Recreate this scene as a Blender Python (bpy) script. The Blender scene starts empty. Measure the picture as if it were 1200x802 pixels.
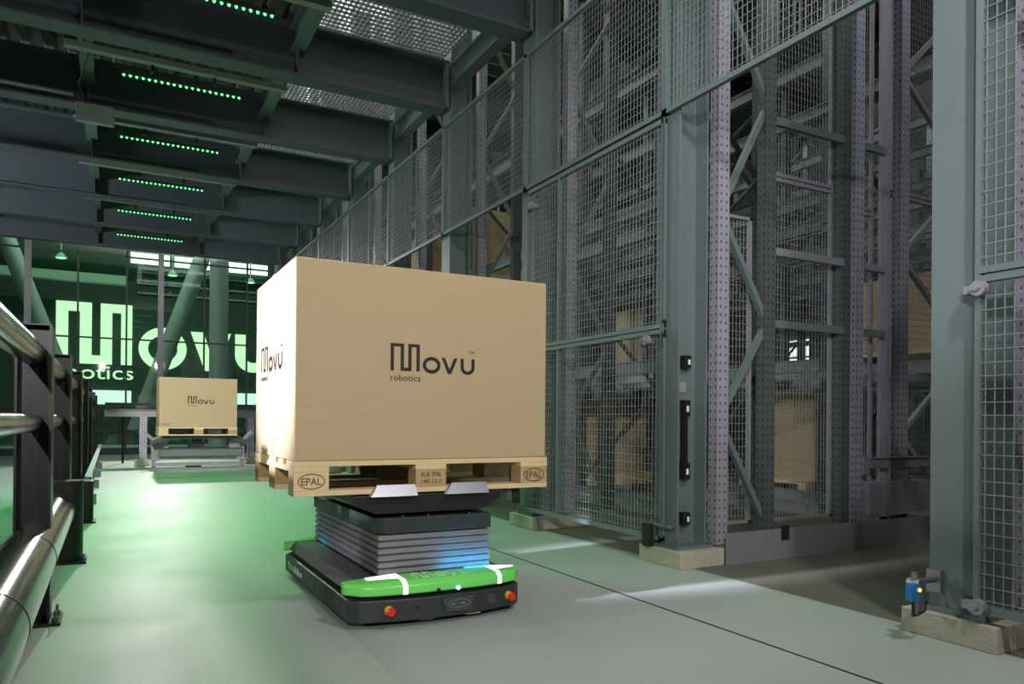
import bpy, math, random
from mathutils import Vector, Matrix
random.seed(7)
S = bpy.context.scene
COL = S.collection
# ------------------------------------------------------------------ camera
yaw, pitch, roll, FPX, PYY = 0.496224, 0.003384, 0.0080256, 868.1, 489.8
cyw, syw = math.cos(yaw), math.sin(yaw)
r_ = Vector((cyw, -syw, 0)); f_ = Vector((syw, cyw, 0)); u_ = Vector((0, 0, 1))
f2 = f_*math.cos(pitch)+u_*math.sin(pitch); u2 = u_*math.cos(pitch)-f_*math.sin(pitch)
r3 = r_*math.cos(roll)+u2*math.sin(roll); u3 = u2*math.cos(roll)-r_*math.sin(roll)
cam = bpy.data.cameras.new('camera'); co = bpy.data.objects.new('camera', cam); COL.objects.link(co)
mw = Matrix.Identity(4)
for i in range(3):
    mw[i][0] = r3[i]; mw[i][1] = u3[i]; mw[i][2] = -f2[i]
mw[2][3] = 0.86
co.matrix_world = mw
cam.sensor_width = 36; cam.lens = FPX/1200*36; cam.shift_y = (PYY-401)/1200; cam.clip_start = .02
S.camera = co
# ------------------------------------------------------------------ world, exposure
w = bpy.data.worlds.new('world'); S.world = w; w.use_nodes = True
w.node_tree.nodes['Background'].inputs[0].default_value = (.55, .75, .8, 1)
w.node_tree.nodes['Background'].inputs[1].default_value = .03
S.view_settings.view_transform = 'Standard'; S.view_settings.look = 'None'
S.view_settings.gamma = 1; S.view_settings.use_curve_mapping = False
S.view_settings.exposure = 0.0
# ------------------------------------------------------------------ lights
def area(name, loc, target, power, col, sx, sy=None, spread=180):
    l = bpy.data.lights.new(name, 'AREA'); l.energy = power; l.color = col
    l.shape = 'RECTANGLE'; l.size = sx; l.size_y = sy or sx; l.spread = math.radians(spread)
    o = bpy.data.objects.new(name, l); COL.objects.link(o); o.location = loc
    d = Vector(target)-Vector(loc); o.rotation_euler = d.to_track_quat('-Z', 'Y').to_euler(); return o
W_ = (1, .96, .93); LIL = (.92, .90, 1); GR = (.08, 1, .22); MINT = (.75, 1, .85)
def spot(name, loc, target, power, col, ang, rad=.1):
    l = bpy.data.lights.new(name, 'SPOT'); l.energy = power; l.color = col
    l.spot_size = math.radians(ang); l.spot_blend = .5; l.shadow_soft_size = rad
    o = bpy.data.objects.new(name, l); COL.objects.link(o); o.location = loc
    d = Vector(target)-Vector(loc); o.rotation_euler = d.to_track_quat('-Z', 'Y').to_euler(); return o
spot('hall_flood_left', (-5.6, 5.6, 2.35), (2.6, 4.2, 1.2), 430, LIL, 90, .12)
spot('box_fill', (-4.6, 3.3, 3.85), (.65, 3.5, 1.22), 8000, (.80, .80, 1), 12, .12)  # added narrow spot that brightens the left face of the lifted box
spot('door_flood', (-1.2, -1.4, 3.1), (4.6, 3.4, 2.3), 560, LIL, 34, .06)
spot('aisle_flood', (1.96, .17, 3.3), (1.9, 3.2, .3), 215, W_, 125, .08)
spot('front_flood', (-1.3, -2.3, 2.5), (1.7, 3.5, 1.3), 640, W_, 44, .07)
spot('hall_soft_front', (-.4, -3.6, 3.4), (1.8, 4, .6), 130, W_, 110, .05)
spot('hall_far_left', (-4.5, 9.5, 3.0), (1.6, 12.5, 2.6), 700, (.86, .9, 1), 110, .3)
spot('far_box_fill', (-1.8, 7.6, 3.3), (1.3, 13.6, 1.1), 1700, W_, 26, .1)  # added spot that puts white light on the distant box's front
spot('far_flood', (1.0, 18.8, 4.1), (1.2, 12, 0), 1300, W_, 70, .06)
area('rack_light_near', (5.2, 2.0, 5.0), (5, 3.2, 0), 18, LIL, .6, .6)
area('rack_light_mid', (5.7, 6.5, 5.1), (5.7, 6.5, 0), 16, MINT, .5, 4)
area('rack_light_deep', (9.6, 9, 5.1), (9.6, 9, 0), 55, MINT, .5, 8)
area('rack_light_far', (5.7, 15, 5.1), (5.7, 15, 0), 30, MINT, .5, 4)
area('over_deck_light', (1.2, 9, 6.6), (1.2, 9, 8), 1800, W_, 5, 12)
area('atrium_green', (1.5, 22.5, 7.0), (1.5, 26, 3), 70, (.12, 1, .3), 8, 1)
area('atrium_white', (1.2, 20.2, 7.4), (1.2, 21.6, 0), 220, (.95, 1, .97), 9, .3)

# ------------------------------------------------------------------ materials
MATS = {}
def mat(name, col, rough=.5, metal=0., var=.08, scale=6., bump=0., bscale=60., spec=.5, coat=0.):
    m = bpy.data.materials.new(name); m.use_nodes = True; nt = m.node_tree; b = nt.nodes['Principled BSDF']
    tc = nt.nodes.new('ShaderNodeTexCoord'); n = nt.nodes.new('ShaderNodeTexNoise'); n.inputs['Scale'].default_value = scale; n.inputs['Detail'].default_value = 5
    nt.links.new(tc.outputs['Object'], n.inputs['Vector'])
    mx = nt.nodes.new('ShaderNodeMix'); mx.data_type = 'RGBA'
    mx.inputs[6].default_value = tuple(c*(1-var) for c in col)+(1,); mx.inputs[7].default_value = tuple(min(1, c*(1+var)) for c in col)+(1,)
    nt.links.new(n.outputs['Fac'], mx.inputs[0]); nt.links.new(mx.outputs[2], b.inputs['Base Color'])
    b.inputs['Roughness'].default_value = rough; b.inputs['Metallic'].default_value = metal
    b.inputs['Specular IOR Level'].default_value = spec; b.inputs['Coat Weight'].default_value = coat
    if bump:
        n2 = nt.nodes.new('ShaderNodeTexNoise'); n2.inputs['Scale'].default_value = bscale; nt.links.new(tc.outputs['Object'], n2.inputs['Vector'])
        bp = nt.nodes.new('ShaderNodeBump'); bp.inputs['Strength'].default_value = bump; bp.inputs['Distance'].default_value = .01
        nt.links.new(n2.outputs['Fac'], bp.inputs['Height']); nt.links.new(bp.outputs['Normal'], b.inputs['Normal'])
    MATS[name] = m; return m
def emis(name, col, st):
    m = bpy.data.materials.new(name); m.use_nodes = True; b = m.node_tree.nodes['Principled BSDF']
    b.inputs['Base Color'].default_value = (.02, .02, .02, 1); b.inputs['Emission Color'].default_value = tuple(col)+(1,); b.inputs['Emission Strength'].default_value = st
    return m
paint = mat('grey_green_paint', (.125, .17, .165), .5, var=.05, bump=.02)
beamp = mat('beam_paint', (.085, .10, .112), .5, var=.06)
darkp = mat('dark_paint', (.05, .056, .06), .5)
racks = mat('rack_steel_shaded', (.085, .09, .092), .55, .2, var=.2, scale=20)  # galvanised darkened for the deep rack braces, shade put into the colour
galv = mat('galvanised', (.27, .275, .29), .5, .25, var=.18, scale=25)
wire = mat('zinc_wire', (.27, .29, .28), .5, .2)
conc = mat('plinth_grout', (.42, .40, .31), .9, var=.22, scale=14, bump=.3)
black = mat('satin_black', (.016, .016, .017), .38)
gun = mat('gun_metal_tube', (.022, .02, .02), .22, .2, coat=.2)
rubber = mat('black_plastic', (.012, .012, .013), .5)
robotp = mat('robot_anthracite', (.026, .032, .031), .5)
green = mat('robot_green', (.17, .72, .13), .3, var=.03)
white = mat('white_strip', (.85, .87, .85), .35, var=.02)
bell = mat('bellows_grey', (.17, .165, .17), .55)
steel = mat('brushed_steel', (.26, .26, .28), .38, .8)
wood = mat('pallet_wood', (.66, .50, .28), .7, var=.15, scale=9, bump=.15)
chip = mat('pressed_wood_block', (.42, .30, .14), .85, var=.3, scale=45, bump=.2)
ink = mat('black_ink', (.012, .010, .009), .6)
burn = mat('brown_brand_ink', (.045, .025, .012), .7)
tape = mat('packing_tape', (.48, .34, .22), .3)
red = mat('red_plastic', (.7, .02, .012), .35)
yellow = mat('yellow_plastic', (.75, .5, .02), .4)
blue = mat('sensor_blue', (.01, .16, .42), .35)
ceilm = mat('corrugated_sheet', (.16, .16, .155), .5, .3, var=.2, scale=3)
deckm = mat('rack_soffit', (.13, .125, .115), .7, var=.2, scale=2)
chanm = mat('cable_channel', (.27, .29, .27), .5)
wallm = mat('plaster', (.30, .32, .31), .8)
roundm = mat('round_column_paint', (.38, .37, .38), .5)
bracem = mat('white_brace', (.36, .42, .38), .5)
dkgreen = mat('dark_cladding', (.035, .06, .045), .6)
orange = mat('orange_beam', (.40, .16, .05), .5)
e_led = emis('green_diode', (.06, 1, .16), 5)
e_sign = emis('sign_light', (.72, 1, .62), 1.35)
e_win = emis('daylight_pane', (.80, 1, .92), 1.3)
e_white = emis('light_panel', (.92, 1, .95), 2.5)
e_blue = emis('blue_status', (.1, .25, 1), 9)
e_cyan = emis('cyan_status', (.02, .6, 1), 5)
e_amber = emis('amber_status', (1, .45, .05), 4)

def cardboard():
    m = bpy.data.materials.new('cardboard'); m.use_nodes = True; nt = m.node_tree; b = nt.nodes['Principled BSDF']
    tc = nt.nodes.new('ShaderNodeTexCoord'); mp = nt.nodes.new('ShaderNodeMapping'); mp.inputs['Scale'].default_value = (3, 3, 90)
    n = nt.nodes.new('ShaderNodeTexNoise'); n.inputs['Scale'].default_value = 1.6; n.inputs['Detail'].default_value = 6
    nt.links.new(tc.outputs['Object'], mp.inputs[0]); nt.links.new(mp.outputs[0], n.inputs['Vector'])
    mx = nt.nodes.new('ShaderNodeMix'); mx.data_type = 'RGBA'; mx.inputs[6].default_value = (.42, .315, .175, 1); mx.inputs[7].default_value = (.49, .375, .22, 1)
    nt.links.new(n.outputs['Fac'], mx.inputs[0]); nt.links.new(mx.outputs[2], b.inputs['Base Color']); b.inputs['Roughness'].default_value = .75
    bp = nt.nodes.new('ShaderNodeBump'); bp.inputs['Strength'].default_value = .15; bp.inputs['Distance'].default_value = .003
    nt.links.new(n.outputs['Fac'], bp.inputs['Height']); nt.links.new(bp.outputs['Normal'], b.inputs['Normal']); return m
card = cardboard()
def floormat():
    m = bpy.data.materials.new('resin_floor'); m.use_nodes = True; nt = m.node_tree; b = nt.nodes['Principled BSDF']
    tc = nt.nodes.new('ShaderNodeTexCoord'); n = nt.nodes.new('ShaderNodeTexNoise'); n.inputs['Scale'].default_value = 1.3; n.inputs['Detail'].default_value = 8; n.inputs['Roughness'].default_value = .65
    nt.links.new(tc.outputs['Object'], n.inputs['Vector'])
    mx = nt.nodes.new('ShaderNodeMix'); mx.data_type = 'RGBA'; mx.inputs[6].default_value = (.32, .365, .335, 1); mx.inputs[7].default_value = (.41, .45, .42, 1)
    nt.links.new(n.outputs['Fac'], mx.inputs[0]); nt.links.new(mx.outputs[2], b.inputs['Base Color'])
    mr = nt.nodes.new('ShaderNodeMapRange'); mr.inputs[3].default_value = .42; mr.inputs[4].default_value = .62
    nt.links.new(n.outputs['Fac'], mr.inputs[0]); nt.links.new(mr.outputs[0], b.inputs['Roughness'])
    n2 = nt.nodes.new('ShaderNodeTexNoise'); n2.inputs['Scale'].default_value = 140; nt.links.new(tc.outputs['Object'], n2.inputs['Vector'])
    bp = nt.nodes.new('ShaderNodeBump'); bp.inputs['Strength'].default_value = .06; bp.inputs['Distance'].default_value = .004
    nt.links.new(n2.outputs['Fac'], bp.inputs['Height']); nt.links.new(bp.outputs['Normal'], b.inputs['Normal']); return m
floorm = floormat()
def perforated(name, col):
    m = bpy.data.materials.new(name); m.use_nodes = True; nt = m.node_tree; b = nt.nodes['Principled BSDF']; N = nt.nodes.new; L = nt.links.new
    tc = N('ShaderNodeTexCoord'); sp = N('ShaderNodeSeparateXYZ'); L(tc.outputs['Object'], sp.inputs[0])
    sn = N('ShaderNodeSeparateXYZ'); L(tc.outputs['Normal'], sn.inputs[0])
    def M(op, a, b_=None, c=None):
        k = N('ShaderNodeMath'); k.operation = op
        for i, v in enumerate((a, b_, c)):
            if v is None: continue
            if hasattr(v, 'links'): L(v, k.inputs[i])
            else: k.inputs[i].default_value = v
        return k.outputs[0]
    isx = M('GREATER_THAN', M('ABSOLUTE', sn.outputs[0]), .5)
    a = M('ADD', M('MULTIPLY', isx, sp.outputs[1]), M('MULTIPLY', M('SUBTRACT', 1., isx), sp.outputs[0]))
    da = M('SUBTRACT', M('ABSOLUTE', a), .022)
    dz = M('SUBTRACT', M('FLOORED_MODULO', sp.outputs[2], .05), .025)
    d = M('SQRT', M('ADD', M('MULTIPLY', da, da), M('MULTIPLY', M('MULTIPLY', dz, .6), M('MULTIPLY', dz, .6))))
    hole = M('LESS_THAN', d, .0052)
    n = N('ShaderNodeTexNoise'); n.inputs['Scale'].default_value = 12; L(tc.outputs['Object'], n.inputs['Vector'])
    mx0 = N('ShaderNodeMix'); mx0.data_type = 'RGBA'; mx0.inputs[6].default_value = tuple(c*.85 for c in col)+(1,); mx0.inputs[7].default_value = tuple(c*1.12 for c in col)+(1,); L(n.outputs['Fac'], mx0.inputs[0])
    mx = N('ShaderNodeMix'); mx.data_type = 'RGBA'; L(hole, mx.inputs[0]); L(mx0.outputs[2], mx.inputs[6]); mx.inputs[7].default_value = (.01, .01, .01, 1)
    L(mx.outputs[2], b.inputs['Base Color']); b.inputs['Roughness'].default_value = .45; b.inputs['Metallic'].default_value = .2; return m
perf = perforated('perforated_upright_galvanised', (.36, .355, .42))
perfb = perforated('perforated_upright_shaded', (.11, .11, .125))  # same upright steel, darkened: shade of the deep racks put into its colour
perfh = perforated('perforated_beam', (.24, .245, .26))
perfd = perforated('perforated_upright_green', (.09, .11, .105))
def glassmat():
    m = bpy.data.materials.new('facade_glass'); m.use_nodes = True; nt = m.node_tree; nt.nodes.remove(nt.nodes['Principled BSDF'])
    t = nt.nodes.new('ShaderNodeBsdfTransparent'); t.inputs[0].default_value = (.80, .93, .86, 1)
    g = nt.nodes.new('ShaderNodeBsdfGlossy'); g.inputs['Roughness'].default_value = .03; g.inputs[0].default_value = (.9, 1, .95, 1)
    fr = nt.nodes.new('ShaderNodeFresnel'); fr.inputs[0].default_value = 1.5
    mx = nt.nodes.new('ShaderNodeMixShader'); nt.links.new(fr.outputs[0], mx.inputs[0]); nt.links.new(t.outputs[0], mx.inputs[1]); nt.links.new(g.outputs[0], mx.inputs[2])
    nt.links.new(mx.outputs[0], nt.nodes['Material Output'].inputs[0]); return m
glass = glassmat()

# ------------------------------------------------------------------ mesh builder
class MB:
    def __init__(s): s.v = []; s.f = []
    def add(s, vs, fs):
        k = len(s.v); s.v += [tuple(v) for v in vs]; s.f += [tuple(i+k for i in f) for f in fs]; return s
    def box(s, x0, y0, z0, x1, y1, z1):
        x0, x1 = sorted((x0, x1)); y0, y1 = sorted((y0, y1)); z0, z1 = sorted((z0, z1))
        vs = [(x0, y0, z0), (x1, y0, z0), (x1, y1, z0), (x0, y1, z0), (x0, y0, z1), (x1, y0, z1), (x1, y1, z1), (x0, y1, z1)]
        return s.add(vs, [(0, 3, 2, 1), (4, 5, 6, 7), (0, 1, 5, 4), (1, 2, 6, 5), (2, 3, 7, 6), (3, 0, 4, 7)])
    def bar(s, p, q, w, h, up=(0, 0, 1)):
        p = Vector(p); q = Vector(q); d = (q-p).normalized(); up = Vector(up)
        if abs(d.dot(up)) > .99: up = Vector((0, 1, 0))
        a = d.cross(up).normalized()*w/2; b = a.cross(d).normalized()*h/2
        vs = [p-a-b, p+a-b, p+a+b, p-a+b, q-a-b, q+a-b, q+a+b, q-a+b]
        return s.add(vs, [(0, 1, 2, 3), (7, 6, 5, 4), (0, 4, 5, 1), (1, 5, 6, 2), (2, 6, 7, 3), (3, 7, 4, 0)])
    def cyl(s, p, q, r, n=16, r2=None, a0=0):
        p = Vector(p); q = Vector(q); d = (q-p).normalized(); up = Vector((0, 0, 1)) if abs(d.z) < .9 else Vector((0, 1, 0))
        a = d.cross(up).normalized(); b = d.cross(a); r2 = r if r2 is None else r2
        vs = []
        for c, rr in ((p, r), (q, r2)):
            for i in range(n):
                t = 2*math.pi*i/n+a0; vs.append(c+a*math.cos(t)*rr+b*math.sin(t)*rr)
        fs = [(i, (i+1) % n, n+(i+1) % n, n+i) for i in range(n)]+[tuple(range(n-1, -1, -1)), tuple(range(n, 2*n))]
        return s.add(vs, fs)
    def tube(s, pts, r, n=10):
        for a, b in zip(pts[:-1], pts[1:]): s.cyl(a, b, r, n)
        return s
    def prism(s, poly, O, U, V, D):
        """2D polygon in plane O + u*U + v*V extruded by vector D"""
        O, U, V, D = map(Vector, (O, U, V, D)); n = len(poly)
        a = [O+U*x+V*y for x, y in poly]; vs = a+[p+D for p in a]
        return s.add(vs, [tuple(range(n-1, -1, -1)), tuple(range(n, 2*n))]+[(i, (i+1) % n, n+(i+1) % n, n+i) for i in range(n)])
    def ring(s, O, U, V, D, ru, rv, t, a0=0, a1=360, n=40):
        O, U, V, D = map(Vector, (O, U, V, D)); vs = []
        full = abs(a1-a0) >= 360
        for i in range(n+(0 if full else 1)):
            A = math.radians(a0+(a1-a0)*i/n); c, q = math.cos(A), math.sin(A)
            for ra, rb in ((ru, rv), (ru-t, rv-t)):
                p = O+U*(c*ra)+V*(q*rb); vs += [p, p+D]
        m = n if full else n+1; fs = []
        for i in range(n):
            a = 4*i; b = 4*((i+1) % m)
            fs += [(a+1, b+1, b+3, a+3), (a, a+2, b+2, b), (a, b, b+1, a+1), (a+2, a+3, b+3, b+2)]
        return s.add(vs, fs)
WL = {}
def wl(o): return WL.get(o.name, Vector((0, 0, 0)))
def part(name, mb, m, parent=None, org=None, smooth=False, bevel=0, label=None):
    if org is None:
        if parent is not None: org = wl(parent)
        else:
            xs = list(zip(*mb.v)); org = ((min(xs[0])+max(xs[0]))/2, (min(xs[1])+max(xs[1]))/2, min(xs[2]))
    org = Vector(org)
    me = bpy.data.meshes.new(name); me.from_pydata([tuple(Vector(v)-org) for v in mb.v], [], mb.f); me.materials.append(m); me.validate()
    if smooth:
        me.polygons.foreach_set('use_smooth', [True]*len(me.polygons)); me.update()
        try: me.set_sharp_from_angle(angle=math.radians(35))
        except Exception: pass
    o = bpy.data.objects.new(name, me); COL.objects.link(o)
    if parent is not None: o.parent = parent; o.location = org-wl(parent)
    else: o.location = org
    WL[o.name] = org
    if bevel:
        b = o.modifiers.new('bevel', 'BEVEL'); b.width = bevel; b.segments = 2; b.limit_method = 'ANGLE'
    if label: o['label'] = label
    return o
def tag(o, label, cat, group=None):
    o['label'] = label; o['category'] = cat
    if group: o['group'] = group
    return o
def solo(name, mb, m, label, cat, group=None, **k): return tag(part(name, mb, m, **k), label, cat, group)
def thing(name, label, cat, loc, group=None):
    o = bpy.data.objects.new(name, None); COL.objects.link(o); o.location = loc; o.empty_display_size = .1; WL[o.name] = Vector(loc)
    return tag(o, label, cat, group)
def struct(name, mb, m, **k):
    o = part(name, mb, m, **k); o['kind'] = 'structure'; return o
def copy_tree(o, loc=None, label=None, group=None, parent=None):
    c = o.copy(); COL.objects.link(c)
    if parent is not None: c.parent = parent
    if loc is not None: c.location = loc; WL[c.name] = Vector(loc)
    if label: c['label'] = label
    if group: c['group'] = group
    for ch in list(o.children): copy_tree(ch, parent=c)
    return c
def text(mb, s, O, U, V, N, width, height, depth=.0008):
    cu = bpy.data.curves.new('t', 'FONT'); cu.body = s; cu.resolution_u = 3
    ob = bpy.data.objects.new('t', cu); COL.objects.link(ob); dg = bpy.context.evaluated_depsgraph_get(); dg.update()
    me = bpy.data.meshes.new_from_object(ob.evaluated_get(dg)); vs = [v.co.copy() for v in me.vertices]; fs = [tuple(p.vertices) for p in me.polygons]
    x0 = min(v.x for v in vs); x1 = max(v.x for v in vs); y0 = min(v.y for v in vs); y1 = max(v.y for v in vs)
    O, U, V, N = map(Vector, (O, U, V, N))
    P = [O+U*((v.x-x0)/(x1-x0)*width)+V*((v.y-y0)/(y1-y0)*height) for v in vs]
    n = len(P); mb.add(P+[p+N*depth for p in P], fs+[tuple(i+n for i in f) for f in fs])
    bpy.data.objects.remove(ob); bpy.data.curves.remove(cu); bpy.data.meshes.remove(me); return mb
def movu(mb, O, U, V, N, W, H, depth=.0008, tm=True, rob=True):
    """meander M + o v u word mark; O bottom left of M, W width of M, H its height"""
    O, U, V, N = map(Vector, (O, U, V, N)); D = N*depth; su = U*W; sv = V*H
    def R(a, b, c, d): mb.prism([(a, c), (b, c), (b, d), (a, d)], O, su, sv, D)
    t = .115
    R(0, t, 0, 1); R(t, .34, 1-t, 1); R(.34, .34+t, 0, 1); R(.34+t, .60, 0, t); R(.60, .60+t, 0, 1); R(.60+t, .885, 1-t, 1); R(.885, 1, 0, 1)
    cy = .25
    mb.ring(O+su*1.42+sv*cy, U, V, D, .315*W, .31*H, t*W)
    mb.prism([(1.775, .55), (1.90, .55), (2.065, .12), (2.23, .55), (2.355, .55), (2.125, -.05), (2.005, -.05)], O, su, sv, D)
    R(2.47, 2.585, .22, .55); R(2.875, 2.99, .22, .55)
    mb.ring(O+su*2.73+sv*.22, U, V, D, .26*W, .28*H, t*W, 180, 360, 20)
    if tm: text(mb, 'TM', O+su*2.77+sv*.74, U, V, N, .22*W, .11*H, depth)
    if rob: text(mb, 'robotics', O-sv*.37, U, V, N, 1.03*W, .22*H, depth)
    return mb

# ================================================================== SETTING
XF = 2.925          # plane of the wire mesh fence
CY = [1.75, 3.49, 5.20, 6.88, 8.56, 10.26, 11.94, 13.62, 15.30]   # fence columns
struct('floor', MB().box(-14, -8, -.2, 3.0, 30, 0), floorm, org=(0, 0, 0))
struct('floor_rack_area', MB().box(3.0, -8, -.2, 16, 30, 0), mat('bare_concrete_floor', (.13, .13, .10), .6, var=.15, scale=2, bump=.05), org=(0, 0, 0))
struct('trim_1', MB().box(2.235, -2, -.01, 2.247, 5.0, .0012), rubber)
g = MB()
x = -9.
prof = []
while x < 2.9:
    prof += [(x, 4.52), (x+.07, 4.52), (x+.1, 4.60), (x+.17, 4.60)]; x += .2
for a, b in zip(prof[:-1], prof[1:]):
    if a[0] > 1.45: break
    g.add([(a[0], -8, a[1]), (b[0], -8, b[1]), (b[0], 16.2, b[1]), (a[0], 16.2, a[1])], [(0, 1, 2, 3)])
    g.add([(a[0], -8, a[1]+.004), (b[0], -8, b[1]+.004), (b[0], 16.2, b[1]+.004), (a[0], 16.2, a[1]+.004)], [(3, 2, 1, 0)])
struct('ceiling', g, ceilm)
struct('ceiling_roof', MB().box(-14, -8, 8, 16, 30, 8.15), wallm)
struct('wall_left', MB().box(-12.2, -8, 0, -12, 30, 8), wallm)
struct('wall_back', MB().box(-12, -8.2, 0, 14.4, -8, 8), wallm)
struct('wall_far', MB().box(6.2, 19.4, 0, 14, 19.6, 8), wallm)
struct('wall_end', MB().box(-12, 26.0, 0, 14.2, 26.2, 8), dkgreen)
# right wall with lit windows
g = MB(); wins = [(3.2, 4.8), (6.0, 7.6), (10.6, 12.4), (14.5, 16.2)]
g.box(14, -8, 0, 14.2, 27, 1.7); g.box(14, -8, 3.1, 14.2, 27, 8)
yy = -8
for a, b in wins: g.box(14, yy, 1.7, 14.2, a, 3.1); yy = b
g.box(14, yy, 1.7, 14.2, 27, 3.1); struct('wall_right', g, wallm)
for i, (a, b) in enumerate(wins):
    o = struct('window_%d' % (i+1), MB().box(14.08, a, 1.7, 14.12, b, 3.1), e_win)
    f = MB()
    for k in range(5): yk = a+(b-a)*k/4; f.box(14.0, yk-.025, 1.7, 14.06, yk+.025, 3.1)
    f.box(14.0, a, 2.35, 14.06, b, 2.39); part('window_frame', f, darkp, o)
# glass facade at the far end
YW = 19.5
bx = [-11.6, -8.0, -4.5, -1.64, 1.02, 3.7, 6.2]
for i in range(len(bx)-1):
    a, b = bx[i], bx[i+1]
    o = struct('window_%d' % (i+5), MB().box(a, YW-.01, .15, b, YW+.01, 6.4), glass, org=((a+b)/2, YW, .15))
    f = MB().box(b-.06, YW-.12, .1, b+.06, YW+.05, 6.4); part('mullion', f, roundm, o)
    f = MB(); m2 = (a+b)/2+.0
    f.box(a+(b-a)*.36-.02, YW-.03, .15, a+(b-a)*.36+.02, YW+.03, 6.4); f.box(b-(b-a)*.27-.02, YW-.03, .15, b-(b-a)*.27+.02, YW+.03, 6.4)
    for z in (.55, 1.05, 2.68, 3.0+1.6): f.box(a, YW-.03, z-.018, b, YW+.03, z+.018)
    part('glazing_bar', f, darkp, o)
struct('baseboard_far', MB().box(-11.6, YW-.25, 0, 6.2, YW+.1, .15), darkp)
struct('trim_2', MB().box(-11.6, YW-.1, 6.4, 6.2, YW+.1, 8), darkp)

# ================================================================== CEILING STEEL
BY = [5.21, 6.88, 8.56, 10.26, 11.94, 13.62, 15.30]
ordn = ['nearest', 'second', 'third', 'fourth', 'fifth', 'sixth', 'farthest']
ZB, HB = 3.95, .48
def ibeam(g, x0, x1, y, z, w, h, t=.02, tw=.012):
    g.box(x0, y-w/2, z, x1, y+w/2, z+t); g.box(x0, y-w/2, z+h-t, x1, y+w/2, z+h); g.box(x0, y-tw/2, z+t, x1, y+tw/2, z+h-t)
for i, y in enumerate(BY):
    t = thing('ceiling_beam', '%s deep grey steel ceiling beam crossing above the aisle' % ordn[i].capitalize(), 'beam', (-2, y, ZB))
    g = MB(); ibeam(g, -9, 2.92, y, ZB, .2, HB); part('girder', g, beamp, t)
    for xs in (-3.6, -1.9, -.23, 1.46):
        for s in (-1, 1): part('stiffener', MB().box(xs-.006, y+s*.007, ZB+.02, xs+.006, y+s*.098, ZB+HB-.02), beamp, t)
    part('end_plate', MB().box(2.905, y-.1, ZB-.0, 2.93, y+.1, ZB+HB), paint, t)
    for k in range(5):
        part('bolt', MB().cyl((2.905, y-.07, ZB+.06+k*.09), (2.885, y-.07, ZB+.06+k*.09), .011, 6), steel, t)
for i in range(len(BY)-1):
    ya, yb = BY[i]+.01, BY[i+1]-.01
    for xs, nm in ((-3.6, 'far left of the railing'), (-1.9, 'left of the guard railing'), (-.23, 'above the guard railing'), (1.46, 'above the middle of the aisle'), (3.0, 'along the tops of the fence columns')):
        g = MB(); y0, y1 = (ya, yb) if xs < 2.9 else (ya+.1, yb-.1)
        for z in (4.19, 4.39): g.box(xs-.06, y0, z, xs+.06, y1, z+.012)
        g.box(xs-.005, y0, 4.2, xs+.005, y1, 4.392)
        solo('cross_beam', g, paint, 'short steel cross beam %s, between the %s and %s ceiling beams' % (nm, ordn[i], ordn[i+1]), 'beam')
    ym = (BY[i]+BY[i+1])/2
    g = MB().box(1.53, ym-.03, 4.40, 2.9, ym+.03, 4.405).box(1.53, ym-.03, 4.405, 2.9, ym-.025, 4.49).box(1.53, ym+.025, 4.405, 2.9, ym+.03, 4.49)
    solo('purlin', g, darkp, 'dark channel purlin carrying the grating between the %s and %s ceiling beams' % (ordn[i], ordn[i+1]), 'purlin')
    g = MB(); y0 = BY[i]+.02; y1 = BY[i+1]-.02
    xx = 1.5
    while xx < 2.92: g.box(xx, y0, 4.50, xx+.010, y1, 4.52); xx += .045
    yy = y0
    while yy < y1: g.box(1.5, yy, 4.50, 2.93, yy+.012, 4.52); yy += .07
    solo('floor_grating', g, galv, 'open steel grating panel above the aisle between the %s and %s ceiling beams' % (ordn[i], ordn[i+1]), 'grating')
# overhead lamps seen through the gratings
for k, y in enumerate((5.6, 8.2, 10.8, 13.4)):
    o = solo('tube_lamp', MB().box(.8, y, 5.9, 3.2, y+.25, 5.95).box(.9, y+.1, 5.94, .94, y+.14, 8).box(3.06, y+.1, 5.94, 3.1, y+.14, 8), e_white, 'long white tube lamp glimpsed above the open ceiling grating, %s one' % ('nearest', 'second', 'third', 'farthest')[k], 'lamp')
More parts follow.
